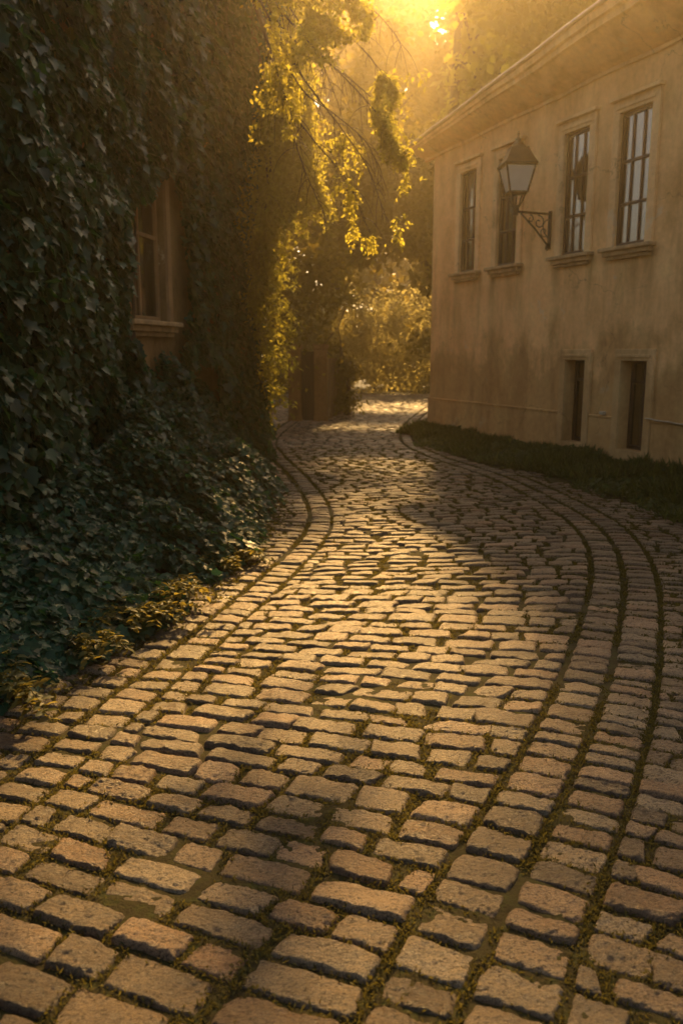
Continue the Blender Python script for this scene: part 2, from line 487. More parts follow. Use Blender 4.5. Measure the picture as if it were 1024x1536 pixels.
IVY_EDGE = np.array([(-2.15, 0.2), (-1.72, 2.2), (-1.43, 3.26), (-1.26, 3.66), (-1.06, 4.1), (-.76, 5.38), (-.58, 7.11), (-.68, 8.84), (-1.0, 10.6), (-1.35, 12.5)])
def ivy_x(y): return np.interp(y, IVY_EDGE[:, 1], IVY_EDGE[:, 0])
strip(sideoff(LC, -np.interp(TT, [5.5, 8, 13], [.62, 1.5, 1.8])[:, None]), sideoff(LC, -.010), .126, (.18, .30), .18, 3, skip=lambda c: c[1] < 12 and c[0] < ivy_x(c[1]) - .12 + .07*math.sin(c[1]*7))

def stone_mesh(items):
    parts = []; edge_pts = []
    for q, kind in items:
        ctr = q.mean(0); y = ctr[1]
        if y < -1.2: continue
        d = math.hypot(*ctr)
        nu, nv = (36, 25) if d < 3.2 else (20, 13) if d < 5.2 else (9, 6) if d < 9 else (6, 5)
        gap = .0015 + random.uniform(0, .0055)
        ew = np.linalg.norm(q[1]-q[0]); el = np.linalg.norm(q[3]-q[0])
        u = np.linspace(-1, 1, nu); v = np.linspace(-1, 1, nv)
        u = np.sign(u)*(1-(1-np.abs(u))**1.35); v = np.sign(v)*(1-(1-np.abs(v))**1.35)
        U, Vv = np.meshgrid(u, v); U = U.ravel(); Vv = Vv.ravel()
        kk = random.uniform(.07, .22)
        X = U*np.sqrt(1-kk*Vv**2/2); Y = Vv*np.sqrt(1-kk*U**2/2)
        seed = random.random()*50
        # wavy outline
        wx = .045*noise(np.c_[Y*1.7+seed, np.sign(U)*3+seed], 1.0, 3) ; wy = .07*noise(np.c_[X*1.7+seed, np.sign(Vv)*3-seed], 1.0, 4)
        X = X*(1-2*gap/ew)*(1+wx*np.abs(U)) ; Y = Y*(1-2*gap/el)*(1+wy*np.abs(Vv))
        s, t = (X+1)/2, (Y+1)/2
        P = (q[0]*((1-s)*(1-t))[:,None] + q[1]*(s*(1-t))[:,None] + q[2]*(s*t)[:,None] + q[3]*((1-s)*t)[:,None])
        pu, pv = random.uniform(15, 26), random.uniform(11, 19)
        H = random.uniform(.012, .021)
        prof = (1-np.abs(U)**pu)*(1-np.abs(Vv)**pv)
        z = -.045 + (.045 + H)*np.clip(prof, 0, 1)**.55
        z += random.uniform(-.05, .05)*X*ew*.5 + random.gauss(0, .05)*Y*el*.5 - .005*(X**2+Y**2)*.5 + random.gauss(0, .0022)
        amp = np.clip(prof*2, 0, 1)
        z += amp*(.0060*noise(np.c_[P, np.full(len(P), seed)], 11, 7) + .0045*noise(np.c_[P, np.full(len(P), seed)], 27, 8))
        if d < 5.2: z += amp*.0042*noise(np.c_[P*[1, 1.6], np.full(len(P), seed)], 70, 9)
        Vt = np.c_[P, z]
        idx = np.arange(nu*nv).reshape(nv, nu)
        F = np.stack([idx[:-1,:-1], idx[:-1,1:], idx[1:,1:], idx[1:,:-1]], -1).reshape(-1, 4)
        parts.append((Vt, F, np.full(len(Vt), np.clip(random.gauss(.5, .30), 0, 1))))
    return cat(parts)
fld = [s_ for s_ in stones if s_[1] in (0, 3)]
kb = [s_ for s_ in stones if s_[1] in (1, 2)]
V, F, R = stone_mesh(fld); tag(mk('road', V, F, M['sett'], rnd=R, smooth=True), kind='structure')
V, F, R = stone_mesh(kb); tag(mk('kerb', V, F, M['sett'], rnd=R, smooth=True), kind='structure')

# bedding of soil under and between the setts
nx, ny = 150, 420
gx = np.linspace(-4.2, 6.0, nx); gy = np.r_[np.linspace(-1, 6, 240), np.linspace(6.05, 33, 180)]
GX, GY = np.meshgrid(gx, gy); P = np.c_[GX.ravel(), GY.ravel()]
z = .0015 + .006*noise(P, 4, 21) + .006*noise(P, 15, 22)
idx = np.arange(nx*ny).reshape(ny, nx)
F = np.stack([idx[:-1,:-1], idx[:-1,1:], idx[1:,1:], idx[1:,:-1]], -1).reshape(-1, 4)
tag(mk('road_bed', np.c_[P, z], F, M['soil'], smooth=True), kind='structure')

# moss and tiny grass in the joints
PP, SZ = [], []
for q, kind in stones:
    c = q.mean(0)
    if c[1] < .8 or c[1] > 13: continue
    d = math.hypot(*c)
    cnt = int(640/(.8+d)**.9)
    if rng.random() < .25: cnt = int(cnt*2.0)
    e = rng.integers(0, 4, cnt); t = rng.random(cnt)[:, None]
    p = q[e]*(1-t) + q[(e+1) % 4]*t + rng.normal(0, .0135, (cnt, 2))
    dens = noise(p, 2.3, 31) + .6*noise(p, 9, 32)
    keep = dens > -.5 + .6*(np.isin(e, (0, 2)) & (rng.random(cnt) < .6))
    PP.append(p[keep]); SZ.append(rng.uniform(.007, .018, keep.sum())*(1+.06*d))
p = np.concatenate(PP); sz = np.concatenate(SZ); nb = len(p)
tip = np.c_[rng.normal(0, .8, nb), rng.normal(0, .8, nb), rng.uniform(.15, 1.1, nb)]
V, F, R = leaves(tpl_quad(.16), np.c_[p, .000+.008*rng.random(nb)], rng.normal(0, 1, (nb, 3)) + [0, 0, .3], tip, sz)
tag(mk('moss', V, F, M['moss'], rnd=R), kind='stuff')

# ------------------------------------------------------------------ houses
def wall_with_holes(mb, x0, x1, z0, z1, holes, reveal):
    xs = sorted({x0, x1, *[h[0] for h in holes], *[h[1] for h in holes]})
    zs = sorted({z0, z1, *[h[2] for h in holes], *[h[3] for h in holes]})
    for i in range(len(xs)-1):
        for j in range(len(zs)-1):
            cx, cz = (xs[i]+xs[i+1])/2, (zs[j]+zs[j+1])/2
            if any(h[0] < cx < h[1] and h[2] < cz < h[3] for h in holes): continue
            mb.add([(xs[i],0,zs[j]),(xs[i+1],0,zs[j]),(xs[i+1],0,zs[j+1]),(xs[i],0,zs[j+1])], [(0,1,2,3)])
    for a, b_, c, d in holes:
        mb.add([(a,0,c),(b_,0,c),(b_,0,d),(a,0,d),(a,reveal,c),(b_,reveal,c),(b_,reveal,d),(a,reveal,d)],
               [(0,4,5,1),(1,5,6,2),(2,6,7,3),(3,7,4,0)])

def wavy(x0, x1, z0, z1, y, amp=.018, wl=.09):
    n_ = max(8, int((x1-x0)/.012)); xs = np.linspace(x0, x1, n_); mb = MB()
    f = [(x, y + amp*math.sin(x/wl*6.28) + .4*amp*math.sin(x/wl*2.3+1)) for x in xs]
    ring = lambda z: [(x, yy, z) for x, yy in f] + [(x, yy+.004, z) for x, yy in reversed(f)]
    mb.loft([ring(z0), ring(z1)])
    return mb

def window(house, a, b, c, d, cols, rows, sur, sill, depth, trim, sashmat, curtains, label=None, drip=True, hole_frame=.0, proud=.035):
    w = MB()   # surround: head, two jambs (and an apron when there is no sill)
    sd, st = sur
    bot = c if sill else c - .30
    w.box(a-sd, b+sd, -proud, .012, d, d+st)
    w.box(a-sd, a, -proud, .012, bot, d); w.box(b, b+sd, -proud, .012, bot, d)
    w.box(a-sd*.45, b+sd*.45, -proud-.014, -proud, d+st*.28, d+st*.55)
    if drip:
        w.box(a-sd-.03, b+sd+.03, -proud-.05, .012, d+st, d+st+.045)
    if not sill: w.box(a, b, -proud+.006, .012, bot, c)
    win = w.build('window', trim, house, bevel=.006)
    if label: win['label'] = label
    f = MB(); t = .042; y0, y1 = depth, depth+.055
    f.box(a, a+t, y0, y1, c, d); f.box(b-t, b, y0, y1, c, d); f.box(a+t, b-t, y0, y1, c, c+t*1.2); f.box(a+t, b-t, y0, y1, d-t, d)
    zz = rows; m = .015
    for k in range(1, cols):
        x = a + (b-a)*k/cols; f.box(x-m, x+m, y0+.008, y1-.008, c+t*1.2, d-t)
    for z in zz: f.box(a+t, b-t, y0+.004, y1-.012, z-m*1.2, z+m*1.2)
    f.build('frame', sashmat, win, bevel=.004)
    g_ = MB(); g_.box(a+t*.5, b-t*.5, depth+.026, depth+.031, c+t*.5, d-t*.5); g_.build('pane', M['glass'], win)
    if sill:
        s_ = MB(); s_.box(a-sd-.06, b+sd+.06, -.125, .02, c-.05, c-.002); s_.box(a-sd-.01, b+sd+.01, -.085, .012, c-.11, c-.05)
        s_.box(a-sd+.03, b+sd-.03, -.05, .012, c-.155, c-.11)
        s_.build('sill', M['sill'], win, bevel=.01)
    for (x0, x1, mat) in curtains:
        wavy(a+(b-a)*x0, a+(b-a)*x1, c+.03, d-.02, depth+.14).build('curtain', mat, win, smooth=True)
    return win

# right house: local x runs along the street front towards the camera, y into the house
UX, UY = .38582, -.92258
RC0 = (1.668, 15.916)
right_house = empty('house', (RC0[0], RC0[1], 0), math.atan2(UY, UX))
tag(right_house, 'ochre plastered house with four tall upper windows, on the right of the lane', 'house')
UPW = [(.98, 1.50), (2.14, 2.70), (3.80, 4.34), (4.92, 5.50), (7.0, 7.56), (8.6, 9.16), (11.0, 11.6)]
UP0, UP1 = 2.83, 4.47
LOW = [(4.06, 4.50), (5.22, 5.70), (8.5, 9.0)]
LW0, LW1 = .22, 1.38
HX1 = 15.5
wb = MB()
wall_with_holes(wb, 0, HX1, -.2, 5.12, [(a, b, UP0, UP1) for a, b in UPW] + [(a, b, LW0, LW1) for a, b in LOW], .20)
wb.add([(0,0,-.2),(0,7,-.2),(0,7,5.1),(0,0,5.1)], [(0,1,2,3)][::1])
wb.add([(HX1,0,-.2),(HX1,7,-.2),(HX1,7,5.1),(HX1,0,5.1)], [(0,3,2,1)])
wb.add([(0,7,-.2),(HX1,7,-.2),(HX1,7,5.1),(0,7,5.1)], [(0,3,2,1)])
for i, (a, b) in enumerate(LOW):     # deep reveals of the cellar windows
    wb.add([(a,.2,LW0),(b,.2,LW0),(b,.2,LW1),(a,.2,LW1),(a,.34,LW0),(b,.34,LW0),(b,.34,LW1),(a,.34,LW1)], [(0,4,5,1),(1,5,6,2),(2,6,7,3),(3,7,4,0)])
wb.build('wall', M['plaster'], right_house)
pl = MB()
segs = [(-.028, 3.93), (4.63, 5.09), (5.83, 8.35), (9.15, HX1)]
for a, b in segs:
    pl.box(a, b, -.026, .02, -.2, .615); pl.box(a, b, -.036, .02, .615, .645)
pl.box(-.027, .0, .02, 7, -.2, .63)
pl.build('plinth', M['plaster'], right_house, bevel=.008)
for i, (a, b) in enumerate(UPW):
    cur = [(.06, .36, M['curtain']), (.40, .95, M['drape'])] if i != 1 else [(.05, .45, M['curtain']), (.72, .95, M['drape'])]
    window(right_house, a, b, UP0, UP1, 3, (UP0+.53, UP0+1.05), (.125, .15), True, .022, M['plaster_trim'], M['wood'], cur)
for i, (a, b) in enumerate(LOW):
    window(right_house, a, b, LW0, LW1, 2, (LW0+.88,), (.115, .15), False, .15, M['plaster_trim'], M['wood'],
           [(.05, .5, M['door'])], drip=False, proud=.04)
# cornice: cove and fascia, flaring towards the near end as on the sagging old eaves
def prof(u):
    zj = 4.93 + .022*u; o = .36 + .050*u; ze = 5.15 + .082*u; h = ze - zj
    if u > 8: o = .76; ze = 5.15+.082*8; zj = 4.93+.022*8; h = ze-zj
    p = [(0.015, zj-.02), (-.035, zj-.02), (-.035, zj+.025), (-.06, zj+.03)]
    for t in (0, .2, .4, .6, .8, 1): p.append((-.07-(o*.78-.07)*t, zj+.035+(h*.62-.035)*(t**1.6*.55+t*.45)))
    p += [(-o*.86, zj+h*.64), (-o*.88, zj+h*.78), (-o*.96, zj+h*.80), (-o*.99, zj+h*.92), (-o, ze-.012), (0.015, ze+.05)]
    return p
cn = MB(); rings = []
us = [-.33] + list(np.linspace(0, HX1, 26))
for u in us:
    p = prof(max(u, 0)); wob = .008*math.sin(u*3.1)+.006*math.sin(u*7.7)
    rings.append([(u, y, z+wob) for y, z in p])
cn.loft(rings); cn.build('cornice', M['plaster_trim'], right_house, smooth=False)
gm = MB()
gm.tube([(u, -prof(max(u, 0))[-2][0]*-1 - .012, prof(max(u, 0))[-2][1]+.028+.008*math.sin(u*3.1)) for u in us], .030, 10)
gm.build('gutter', M['metalrim'], right_house, smooth=True)
rf = MB(); ra, rb = [], []
for u in us:
    p = prof(max(u, 0)); ye, ze = p[-2]
    ra.append([(u, ye+.03, ze+.03), (u, ye+.03, ze+.07), (u, 3.5, ze+.50), (u, 7.3, ze+.07), (u, 7.3, ze+.02), (u, 3.5, ze+.42)])
rf.loft(ra); rf.build('roof', M['rooftile'], right_house)
cb = MB()
cb.tube([(5.75+.1*k, -.05, .665-.004*k+.004*math.sin(k*2.)) for k in range(0, 26)], .009, 6)
cb.build('cable', M['cable'], right_house, smooth=True)
fb = MB(); fb.box(4.88, 4.96, -.06, .0, .655, .70); fb.build('fixture', M['cable'], right_house, bevel=.008)

# left house: local x runs along its front away from the camera, y into the house
LA = math.radians(10.6)
LL0 = np.array([-1.678, 9.787]); DL = np.array([math.sin(LA), math.cos(LA)]); NL = np.array([math.cos(LA), -math.sin(LA)])
left_house = empty('house', (LL0[0], LL0[1], 0), math.pi/2 - LA)
tag(left_house, 'old house on the left, its plaster almost hidden under dark ivy', 'house')
wb = MB()
wx0, wx1, wz0, wz1 = -1.74, -.82, 1.80, 3.22
LEND = 2.0
wall_with_holes(wb, -11, LEND, -.2, 7.0, [(wx0, wx1, wz0, wz1)], .2)
wb.add([(LEND,0,-.2),(LEND,8,-.2),(LEND,8,7),(LEND,0,7)], [(0,1,2,3)])
wb.add([(-11,0,-.2),(-11,8,-.2),(-11,8,7),(-11,0,7)], [(0,3,2,1)])
wb.add([(-11,8,-.2),(LEND,8,-.2),(LEND,8,7),(-11,8,7)], [(0,3,2,1)])
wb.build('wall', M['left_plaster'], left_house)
rf = MB(); rf.loft([[(x, -.35, 6.95), (x, -.35, 7.05), (x, 4, 9.6), (x, 8.3, 7.05), (x, 8.3, 6.95), (x, 4, 9.5)] for x in (-11.3, 2.3)])
rf.build('roof', M['rooftile'], left_house)
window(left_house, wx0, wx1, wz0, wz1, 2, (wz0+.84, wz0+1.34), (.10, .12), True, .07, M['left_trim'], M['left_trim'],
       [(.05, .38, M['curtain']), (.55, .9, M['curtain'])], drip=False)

# ------------------------------------------------------------------ ivy on the left house
BARE = [[(-2.1, 1.62), (-1.98, 2.5), (-1.6, 2.95), (-1.2, 3.3), (-.75, 3.35), (-.52, 3.0), (-.50, 2.4), (-.52, 1.85), (-.55, 1.66), (-.7, 1.62)],
        [(-2.0, 1.7), (-.55, 1.68), (-.80, 1.36), (-1.2, 1.22), (-1.7, 1.40)],
        [(-.80, 1.18), (-.35, 1.30), (.14, 1.46), (.16, .20), (-.5, .20), (-1.0, .62)]]
def thick(s, z):
    q = np.c_[s, z]
    t = .13 + .10*(noise(q, .9, 41)+.3) + .08*noise(q, 2.6, 42)
    left = 1/(1+np.exp((s+2.9)*3.2))
    t = t + left*(.22 + .16*noise(q*[1.4, .5], 1.1, 43) + .18*np.clip(z-2.6, 0, 3)/3)
    col = np.exp(-((s-1.55)/.75)**2)
    zz = np.interp(z, [0, .5, 1.2, 2.0, 3.0, 4.0, 5.5, 7], [.48, .36, .20, .12, .24, .38, .50, .52])
    t = t*(1-col*.6) + col*zz*(1+.35*noise(q, 1.7, 44))
    above = np.clip((z-3.3)/1.2, 0, 1)*np.exp(-((s+.6)/1.2)**2)
    return np.clip(t + .12*above, .03, 1.2)
def to_world_left(s, z, t): return np.c_[LL0[0]+DL[0]*s+NL[0]*t, LL0[1]+DL[1]*s+NL[1]*t, z]
ivyroot = to_world_left(np.array([-3.0]), np.array([0.]), np.array([.1]))[0]

def ivy_leaves(n_, s0, s1, z0, z1, size, keepf, layers=(.25, 1.0)):
    s = rng.uniform(s0, s1, n_); z = rng.uniform(z0, z1, n_)
    ok = keepf(s, z)
    for poly in BARE:
        ok &= ~inpoly(s + .12*noise(np.c_[s, z], 4, 45), z + .12*noise(np.c_[s, z], 4, 46), poly)
    clump = noise(np.c_[s, z], 3.2, 47) + .6*noise(np.c_[s, z], 7.5, 48)
    ok &= (clump > -.75) | (rng.random(n_) < .35)
    s, z = s[ok], z[ok]; n_ = len(s); clump = clump[ok]
    t = thick(s, z)*rng.uniform(*layers, n_)**.5 + .05*np.clip(clump, -1, 1)
    t = np.clip(t, .02, None)
    P = to_world_left(s, z, t)
    out = np.array([NL[0], NL[1], 0])
    Nn = out*1.0 + np.array([0, 0, .55]) + rng.normal(0, .42, (n_, 3))
    Tp = np.array([0, 0, -1.]) + out*.45 + rng.normal(0, .40, (n_, 3))
    sz = size*rng.uniform(.40, 1.35, n_)
    return leaves(IVY, P, Nn, Tp, sz)
def stems(mb, n_, s0, s1, ztop):
    for k in range(n_):
        s = random.uniform(s0, s1); zt = random.uniform(*ztop); z = 0; pts = []
        while z < zt:
            tt = float(thick(np.array([s]), np.array([z]))[0])*.35
            pts.append(to_world_left(np.array([s]), np.array([z]), np.array([max(.025, tt)]))[0])
            z += .22; s += random.gauss(0, .05)
        if len(pts) > 3: mb.tube(pts, list(np.linspace(.022, .006, len(pts))), 6)
def ivy_thing(label, parts, sargs):
    r = empty('ivy', (0, 0, 0)); tag(r, label, 'ivy')
    V, F, R = cat(parts); mk('leaves', V, F, M['ivy'], parent=r, rnd=R)
    mb = MB(); stems(mb, *sargs); mb.build('stem', M['bark'], r, smooth=True)
    return r
split = lambda s, z: s < (-.95 + .25*np.sin(z*3))
ivy_thing('broad dark ivy with large lobed leaves, left of and above the old window',
          [ivy_leaves(24000, -5.2, -.6, .0, 6.9, .096, split), ivy_leaves(2500, -10.5, -5.2, 0, 6.9, .16, split),
           ivy_leaves(8000, -4.6, -1.6, .2, 5.5, .088, split), ivy_leaves(9000, -4.6, -.6, 2.2, 6.9, .12, split, (.05, .5))], (16, -5, -1.7, (2, 6)))
ivy_thing('tall ivy column with sunlit golden edge, right of old window',
          [ivy_leaves(17000, -1.2, 2.08, .0, 6.95, .105, lambda s, z: ~split(s, z)), ivy_leaves(9000, .7, 2.12, .0, 6.95, .080, lambda s, z: s > .5), ivy_leaves(9000, -1.3, 2.05, 2.6, 6.95, .115, lambda s, z: ~split(s, z), (.05, .5))],
          (12, .5, 1.95, (3, 6.5)))
# loose shoots hanging off the sunlit corner
def shoot_set(n_, base, length, mat_t, sz):
    parts = []; mb = MB()
    for k in range(n_):
        p = np.array(base(k), float); d = np.array([random.uniform(.05, .5), random.uniform(-.3, .3), random.uniform(-.2, .3)]); pts = [p.copy()]
        L = random.uniform(*length); st = .05
        for i in range(int(L/st)):
            d = d + np.array([random.gauss(0, .09), random.gauss(0, .09), -.11]); d /= np.linalg.norm(d)
            p = p + d*st; pts.append(p.copy())
        mb.tube(pts, list(np.linspace(.005, .002, len(pts))), 4)
        A = np.repeat(np.array(pts[1:]), 3, axis=0); m_ = len(A)
        A = A + rng.normal(0, .03, (m_, 3))
        parts.append(leaves(mat_t, A, rng.normal(0, .7, (m_, 3)) + [0, 0, .6], rng.normal(0, .5, (m_, 3)) + [.25, 0, -.7], sz*rng.uniform(.6, 1.2, m_)))
    return parts, mb
def cornerbase(k):
    z = random.uniform(.9, 6.6); s = random.uniform(1.5, 2.05); t = float(thick(np.array([s]), np.array([z]))[0])
    q_ = to_world_left(np.array([s]), np.array([z]), np.array([t]))[0]
    BASES.append(q_); return q_
BASES = []
parts, mb = shoot_set(230, cornerbase, (.22, .75), LEAF, .075)
ms = [to_world_left(np.array([1.85]), np.array([z_]), thick(np.array([1.85]), np.array([z_]))*.7)[0] for z_ in np.arange(0, 6.7, .2)]
mb.tube(ms, list(np.linspace(.022, .008, len(ms))), 6)
for q_ in BASES:
    j_ = int(np.argmin([abs(p_[2]-q_[2]+.25) for p_ in ms])); mb.tube([ms[j_], (ms[j_]+q_)/2, q_], .006, 4)
r = empty('climbing_vine'); tag(r, 'young yellow green vine shoots hanging along the sunlit corner of the ivy column', 'vine')
V, F, R = cat(parts); mk('leaves', V, F, M['gold'], parent=r, rnd=R); mb.build('stem', M['bark'], r)

# ------------------------------------------------------------------ ivy spreading over the verge
n_ = 95000
y = rng.uniform(.2, 13.2, n_); xw = LL0[0] + (y-LL0[1])*math.tan(LA)            # wall line
xe = ivy_x(y) + .10*noise(np.c_[y, y*0], 2.2, 51) + .06*noise(np.c_[y, y*0], 6, 52)
f = rng.random(n_)**.75; x = xe + (xw - xe)*f
dist = (xe - x)
hgt = .04 + .34*(1-np.exp(-np.clip(dist, 0, 3)/.45)) + .42*np.clip(f-.5, 0, 1)**1.3*2*np.clip((y-2)/4, .3, 1)
q = np.c_[x, y]; hgt = hgt + np.clip(dist, 0, 1.0)*.55*np.exp(-((y-8.2)/1.7)**2) ; hgt *= 1 + .45*noise(q, 2.4, 53); hgt += .05*noise(q, 6, 54)
keep = (noise(q, 5, 55) > -.62) | (rng.random(n_) < .4)
keep &= rng.random(n_) < np.clip(1.25 - .055*np.abs(y-4.5), .35, 1)
x, y, hgt, f, dist = x[keep], y[keep], hgt[keep], f[keep], dist[keep]; m_ = len(x)
P = np.c_[x, y, np.clip(hgt*rng.uniform(.55, 1.05, m_)**.6, .012, None)]
Nn = np.array([.55, -.25, 1.0]) + rng.normal(0, .42, (m_, 3)); Tp = np.array([.8, -.3, -.45]) + rng.normal(0, .5, (m_, 3))
V, F, R = leaves(IVY, P, Nn, Tp, rng.uniform(.034, .066, m_)*np.clip(1.25-.02*y, .9, 1.3))
tag(mk('ground_cover', V, F, M['ivy'], rnd=R), 'low dark ivy spreading from the house wall down to the setts', 'ground cover', kind='stuff')
# dry litter along its edge
n_ = 2600; y = rng.uniform(1.5, 9, n_); x = ivy_x(y) + np.abs(rng.normal(0, .10, n_)) - .06
V, F, R = leaves(QUAD, np.c_[x, y, rng.uniform(.0, .03, n_)], rng.normal(0, .5, (n_, 3))+[0, 0, 1], rng.normal(0, 1, (n_, 3)), rng.uniform(.015, .04, n_))
tag(mk('leaf_litter', V, F, M['moss'], rnd=R), kind='stuff')

# weeds standing out at the edge of the verge
def weed(base, label, nst, hgt_, spread, leaf, seed):
    random.seed(seed)
    r = empty('weed', base); tag(r, label, 'weed', 'weeds at the edge of the ivy verge')
    parts = []; mb = MB()
    for k in range(nst):
        a = random.uniform(0, 6.28); d = np.array([math.cos(a)*spread, math.sin(a)*spread, 1.0]); d /= np.linalg.norm(d)
        p = np.array([random.gauss(0, .05), random.gauss(0, .05), 0]); pts = [p.copy()]; L = hgt_*random.uniform(.6, 1.15); st = L/12
        for i in range(12):
            d = d + np.array([math.cos(a)*.10, math.sin(a)*.10, -.13]) ; d /= np.linalg.norm(d)
            p = p + d*st; pts.append(p.copy())
        mb.tube(pts, list(np.linspace(.004, .0015, len(pts))), 4)
        A = np.repeat(np.array(pts[2:]), 4, axis=0); m_ = len(A)
        side = np.array([-math.sin(a), math.cos(a), 0])
        sg = np.tile([1, -1, 1, -1], m_//4)[:, None]
        parts.append(leaves(LEAF, A + rng.normal(0, .008, (m_, 3)), rng.normal(0, .4, (m_, 3))+[0, 0, 1], sg*side + rng.normal(0, .35, (m_, 3)) + d*.5, leaf*rng.uniform(.6, 1.2, m_)))
    V, F, R = cat(parts); mk('leaves', V, F, M['fern'], parent=r, rnd=R); mb.build('stem', M['fern'], r)
    return r
weed((-1.50, 3.36, .05), 'nearest wispy weed clump, with arching stems at the bottom of the ivy verge', 16, .50, .55, .050, 3)
weed((-1.30, 3.95, .06), 'small dark feathery weed between the two larger clumps of the verge', 12, .36, .5, .045, 4)
weed((-1.06, 4.45, .05), 'bright yellow green ferny weed standing upright at the edge of the ivy', 18, .42, .45, .05, 5)
weed((-.80, 5.75, .05), 'low sunlit weed with golden leaves, farthest along the ivy verge', 16, .34, .7, .05, 6)
random.seed(12)

# ------------------------------------------------------------------ grass strip at the foot of the right house
n_ = 42000
y = rng.uniform(2.5, 15.7, n_); xg = grass_x(y) + .17*noise(np.c_[y, y*0], 1.8, 61) + .09*noise(np.c_[y, y*0], 6, 62)
xw = RC0[0] + (RC0[1]-y)*UX/-UY
f = rng.random(n_)**.85; x = xg + (xw-.03-xg)*f
x = np.where(xw > xg, x, np.nan); ok = ~np.isnan(x)
x, y, f = x[ok], y[ok], f[ok]; q = np.c_[x, y]; m_ = len(x)
L = (.07 + .17*np.clip(noise(q, 2.1, 63)+.3, 0, 1.4) + .03*f)*rng.uniform(.5, 1.15, m_)
mound = .01 + .05*np.sin(np.clip(f*1.9, 0, 3.1))*np.clip(1+noise(q, 1.3, 64), .2, 2)
tip = np.c_[rng.normal(-.25, .55, m_), rng.normal(-.1, .55, m_), np.full(m_, .9)]
V1 = leaves(tpl_quad(.055), np.c_[x, y, mound*.6], np.c_[rng.normal(0, 1, m_), rng.normal(0, 1, m_), rng.normal(.3, .3, m_)], tip, L)
sel_ = rng.random(m_) < .35 + .5*np.clip(noise(q, 2.1, 66), 0, 1); mm = sel_.sum()
V2 = leaves(LEAF, np.c_[x, y, mound + L*.55*rng.random(m_)][sel_], rng.normal(0, .5, (mm, 3))+[-.2, -.2, 1], rng.normal(0, 1, (mm, 3)), rng.uniform(.03, .10, mm))
V, F, R = cat([V1, V2])
tag(mk('grass', V, F, M['grass'], rnd=R), 'dark tufted grass and weeds along the foot of the ochre house', 'grass', kind='stuff')

# ------------------------------------------------------------------ wall lamp on the right house
lampP = np.array([RC0[0]+UX*3.52, RC0[1]+UY*3.52, 3.44]); ND = np.array([UY, -UX, 0.0])   # ND: out of the wall
lamp = empty('wall_lamp', tuple(lampP)); tag(lamp, 'iron lantern with milky glass on a scrolled bracket, on the ochre house front', 'lamp')
AR = .60
Z = np.array([0, 0, 1.])
br = MB()
br.tube([ND*.012 + Z*.01, ND*(AR+.05) + Z*.01], .017, 8)
br.tube([ND*.012 + Z*-.44, ND*.06+Z*-.40, ND*(AR*.45)+Z*-.20, ND*(AR*.86)+Z*-.005], .013, 8)
SX = np.array([UX, UY, 0.])
br.loft([[ND*.0+SX*a+Z*b for a, b in ((-.03,-.48),(.03,-.48),(.03,.05),(-.03,.05))], [ND*.02+SX*a+Z*b for a, b in ((-.03,-.48),(.03,-.48),(.03,.05),(-.03,.05))]])
br.tube([ND*.02+Z*-.40, ND*.05+Z*-.43, ND*.055+Z*-.47, ND*.03+Z*-.49], .016, 6)
bro = br.build('bracket', M['iron'], lamp, smooth=False)
sc_ = MB()
def spiral(c0, c1, r0, r1, a0, a1, n_=22):
    return [ND*(c0+ (r0+(r1-r0)*t)*math.cos(a0+(a1-a0)*t)) + Z*(c1+(r0+(r1-r0)*t)*math.sin(a0+(a1-a0)*t)) for t in np.linspace(0, 1, n_)]
sc_.tube(spiral(.20, -.115, .10, .02, 1.4, 8.6), .008, 6)
sc_.tube(spiral(.105, -.24, .075, .015, -2.2, 4.4), .007, 6)
sc_.tube(spiral(.345, -.075, .055, .012, 1.4, 8.0), .007, 6)
sc_.tube([ND*.02+Z*-.06, ND*.09+Z*-.09, ND*.13+Z*-.16, ND*.10+Z*-.25, ND*.03+Z*-.33], .008, 6)
sc_.build('scrollwork', M['iron'], bro, smooth=True)
base = ND*AR
rot = math.radians(4)
def sq(w, z, k=1.0):
    w, z = w*.84, z*.80
    return [base + np.array([math.cos(rot)*a*w - math.sin(rot)*b*w, math.sin(rot)*a*w + math.cos(rot)*b*w, z]) for a, b in ((-.5,-.5),(.5,-.5),(.5,.5),(-.5,.5))]
def ring(r_, z, n_=14):
    r_, z = r_*.84, z*.80
    return [base + np.array([r_*math.cos(t), r_*math.sin(t), z]) for t in np.linspace(0, 2*math.pi, n_, endpoint=False)]
nk = MB()
nk.loft([ring(.03, -.06), ring(.045, -.03), ring(.03, 0), ring(.05, .03), ring(.055, .06), ring(.035, .09), ring(.045, .12)])
nk.build('neck', M['iron'], lamp, smooth=True)
fr = MB(); zb, zt, wb_, wt_ = .34, .78, .30, .50
fr.loft([sq(.20, .30), sq(wb_+.03, .315), sq(wb_+.03, .34), sq(wb_-.02, .345)])
for i in range(4):     # cradle of four curved prongs
    p0 = sq(.07, .08)[i]; p1 = sq(.16, .17)[i]; p2 = sq(.22, .26)[i]; p3 = sq(wb_*.95, .33)[i]
    fr.tube([p0, p1, p2, p3], [.012, .010, .010, .012], 6)
    fr.tube([sq(wb_, zb)[i], sq(wt_, zt)[i]], .014, 6)
fr.loft([sq(wt_-.02, zt-.03), sq(wt_+.02, zt-.03), sq(wt_+.05, zt), sq(wt_+.05, zt+.02), sq(wt_-.02, zt+.02)])
fr.build('lantern_frame', M['iron'], lamp)
A, B_ = sq(wb_-.012, zb+.002), sq(wt_-.012, zt-.025)
C_, D_ = sq(wb_-.024, zb+.002), sq(wt_-.024, zt-.025)
for i in range(4):
    j = (i+1) % 4; pn = MB()
    pn.loft([[A[i], A[j], C_[j], C_[i]], [B_[i], B_[j], D_[j], D_[i]]]); pn.build('pane', M['milk'], lamp)
cap = MB()
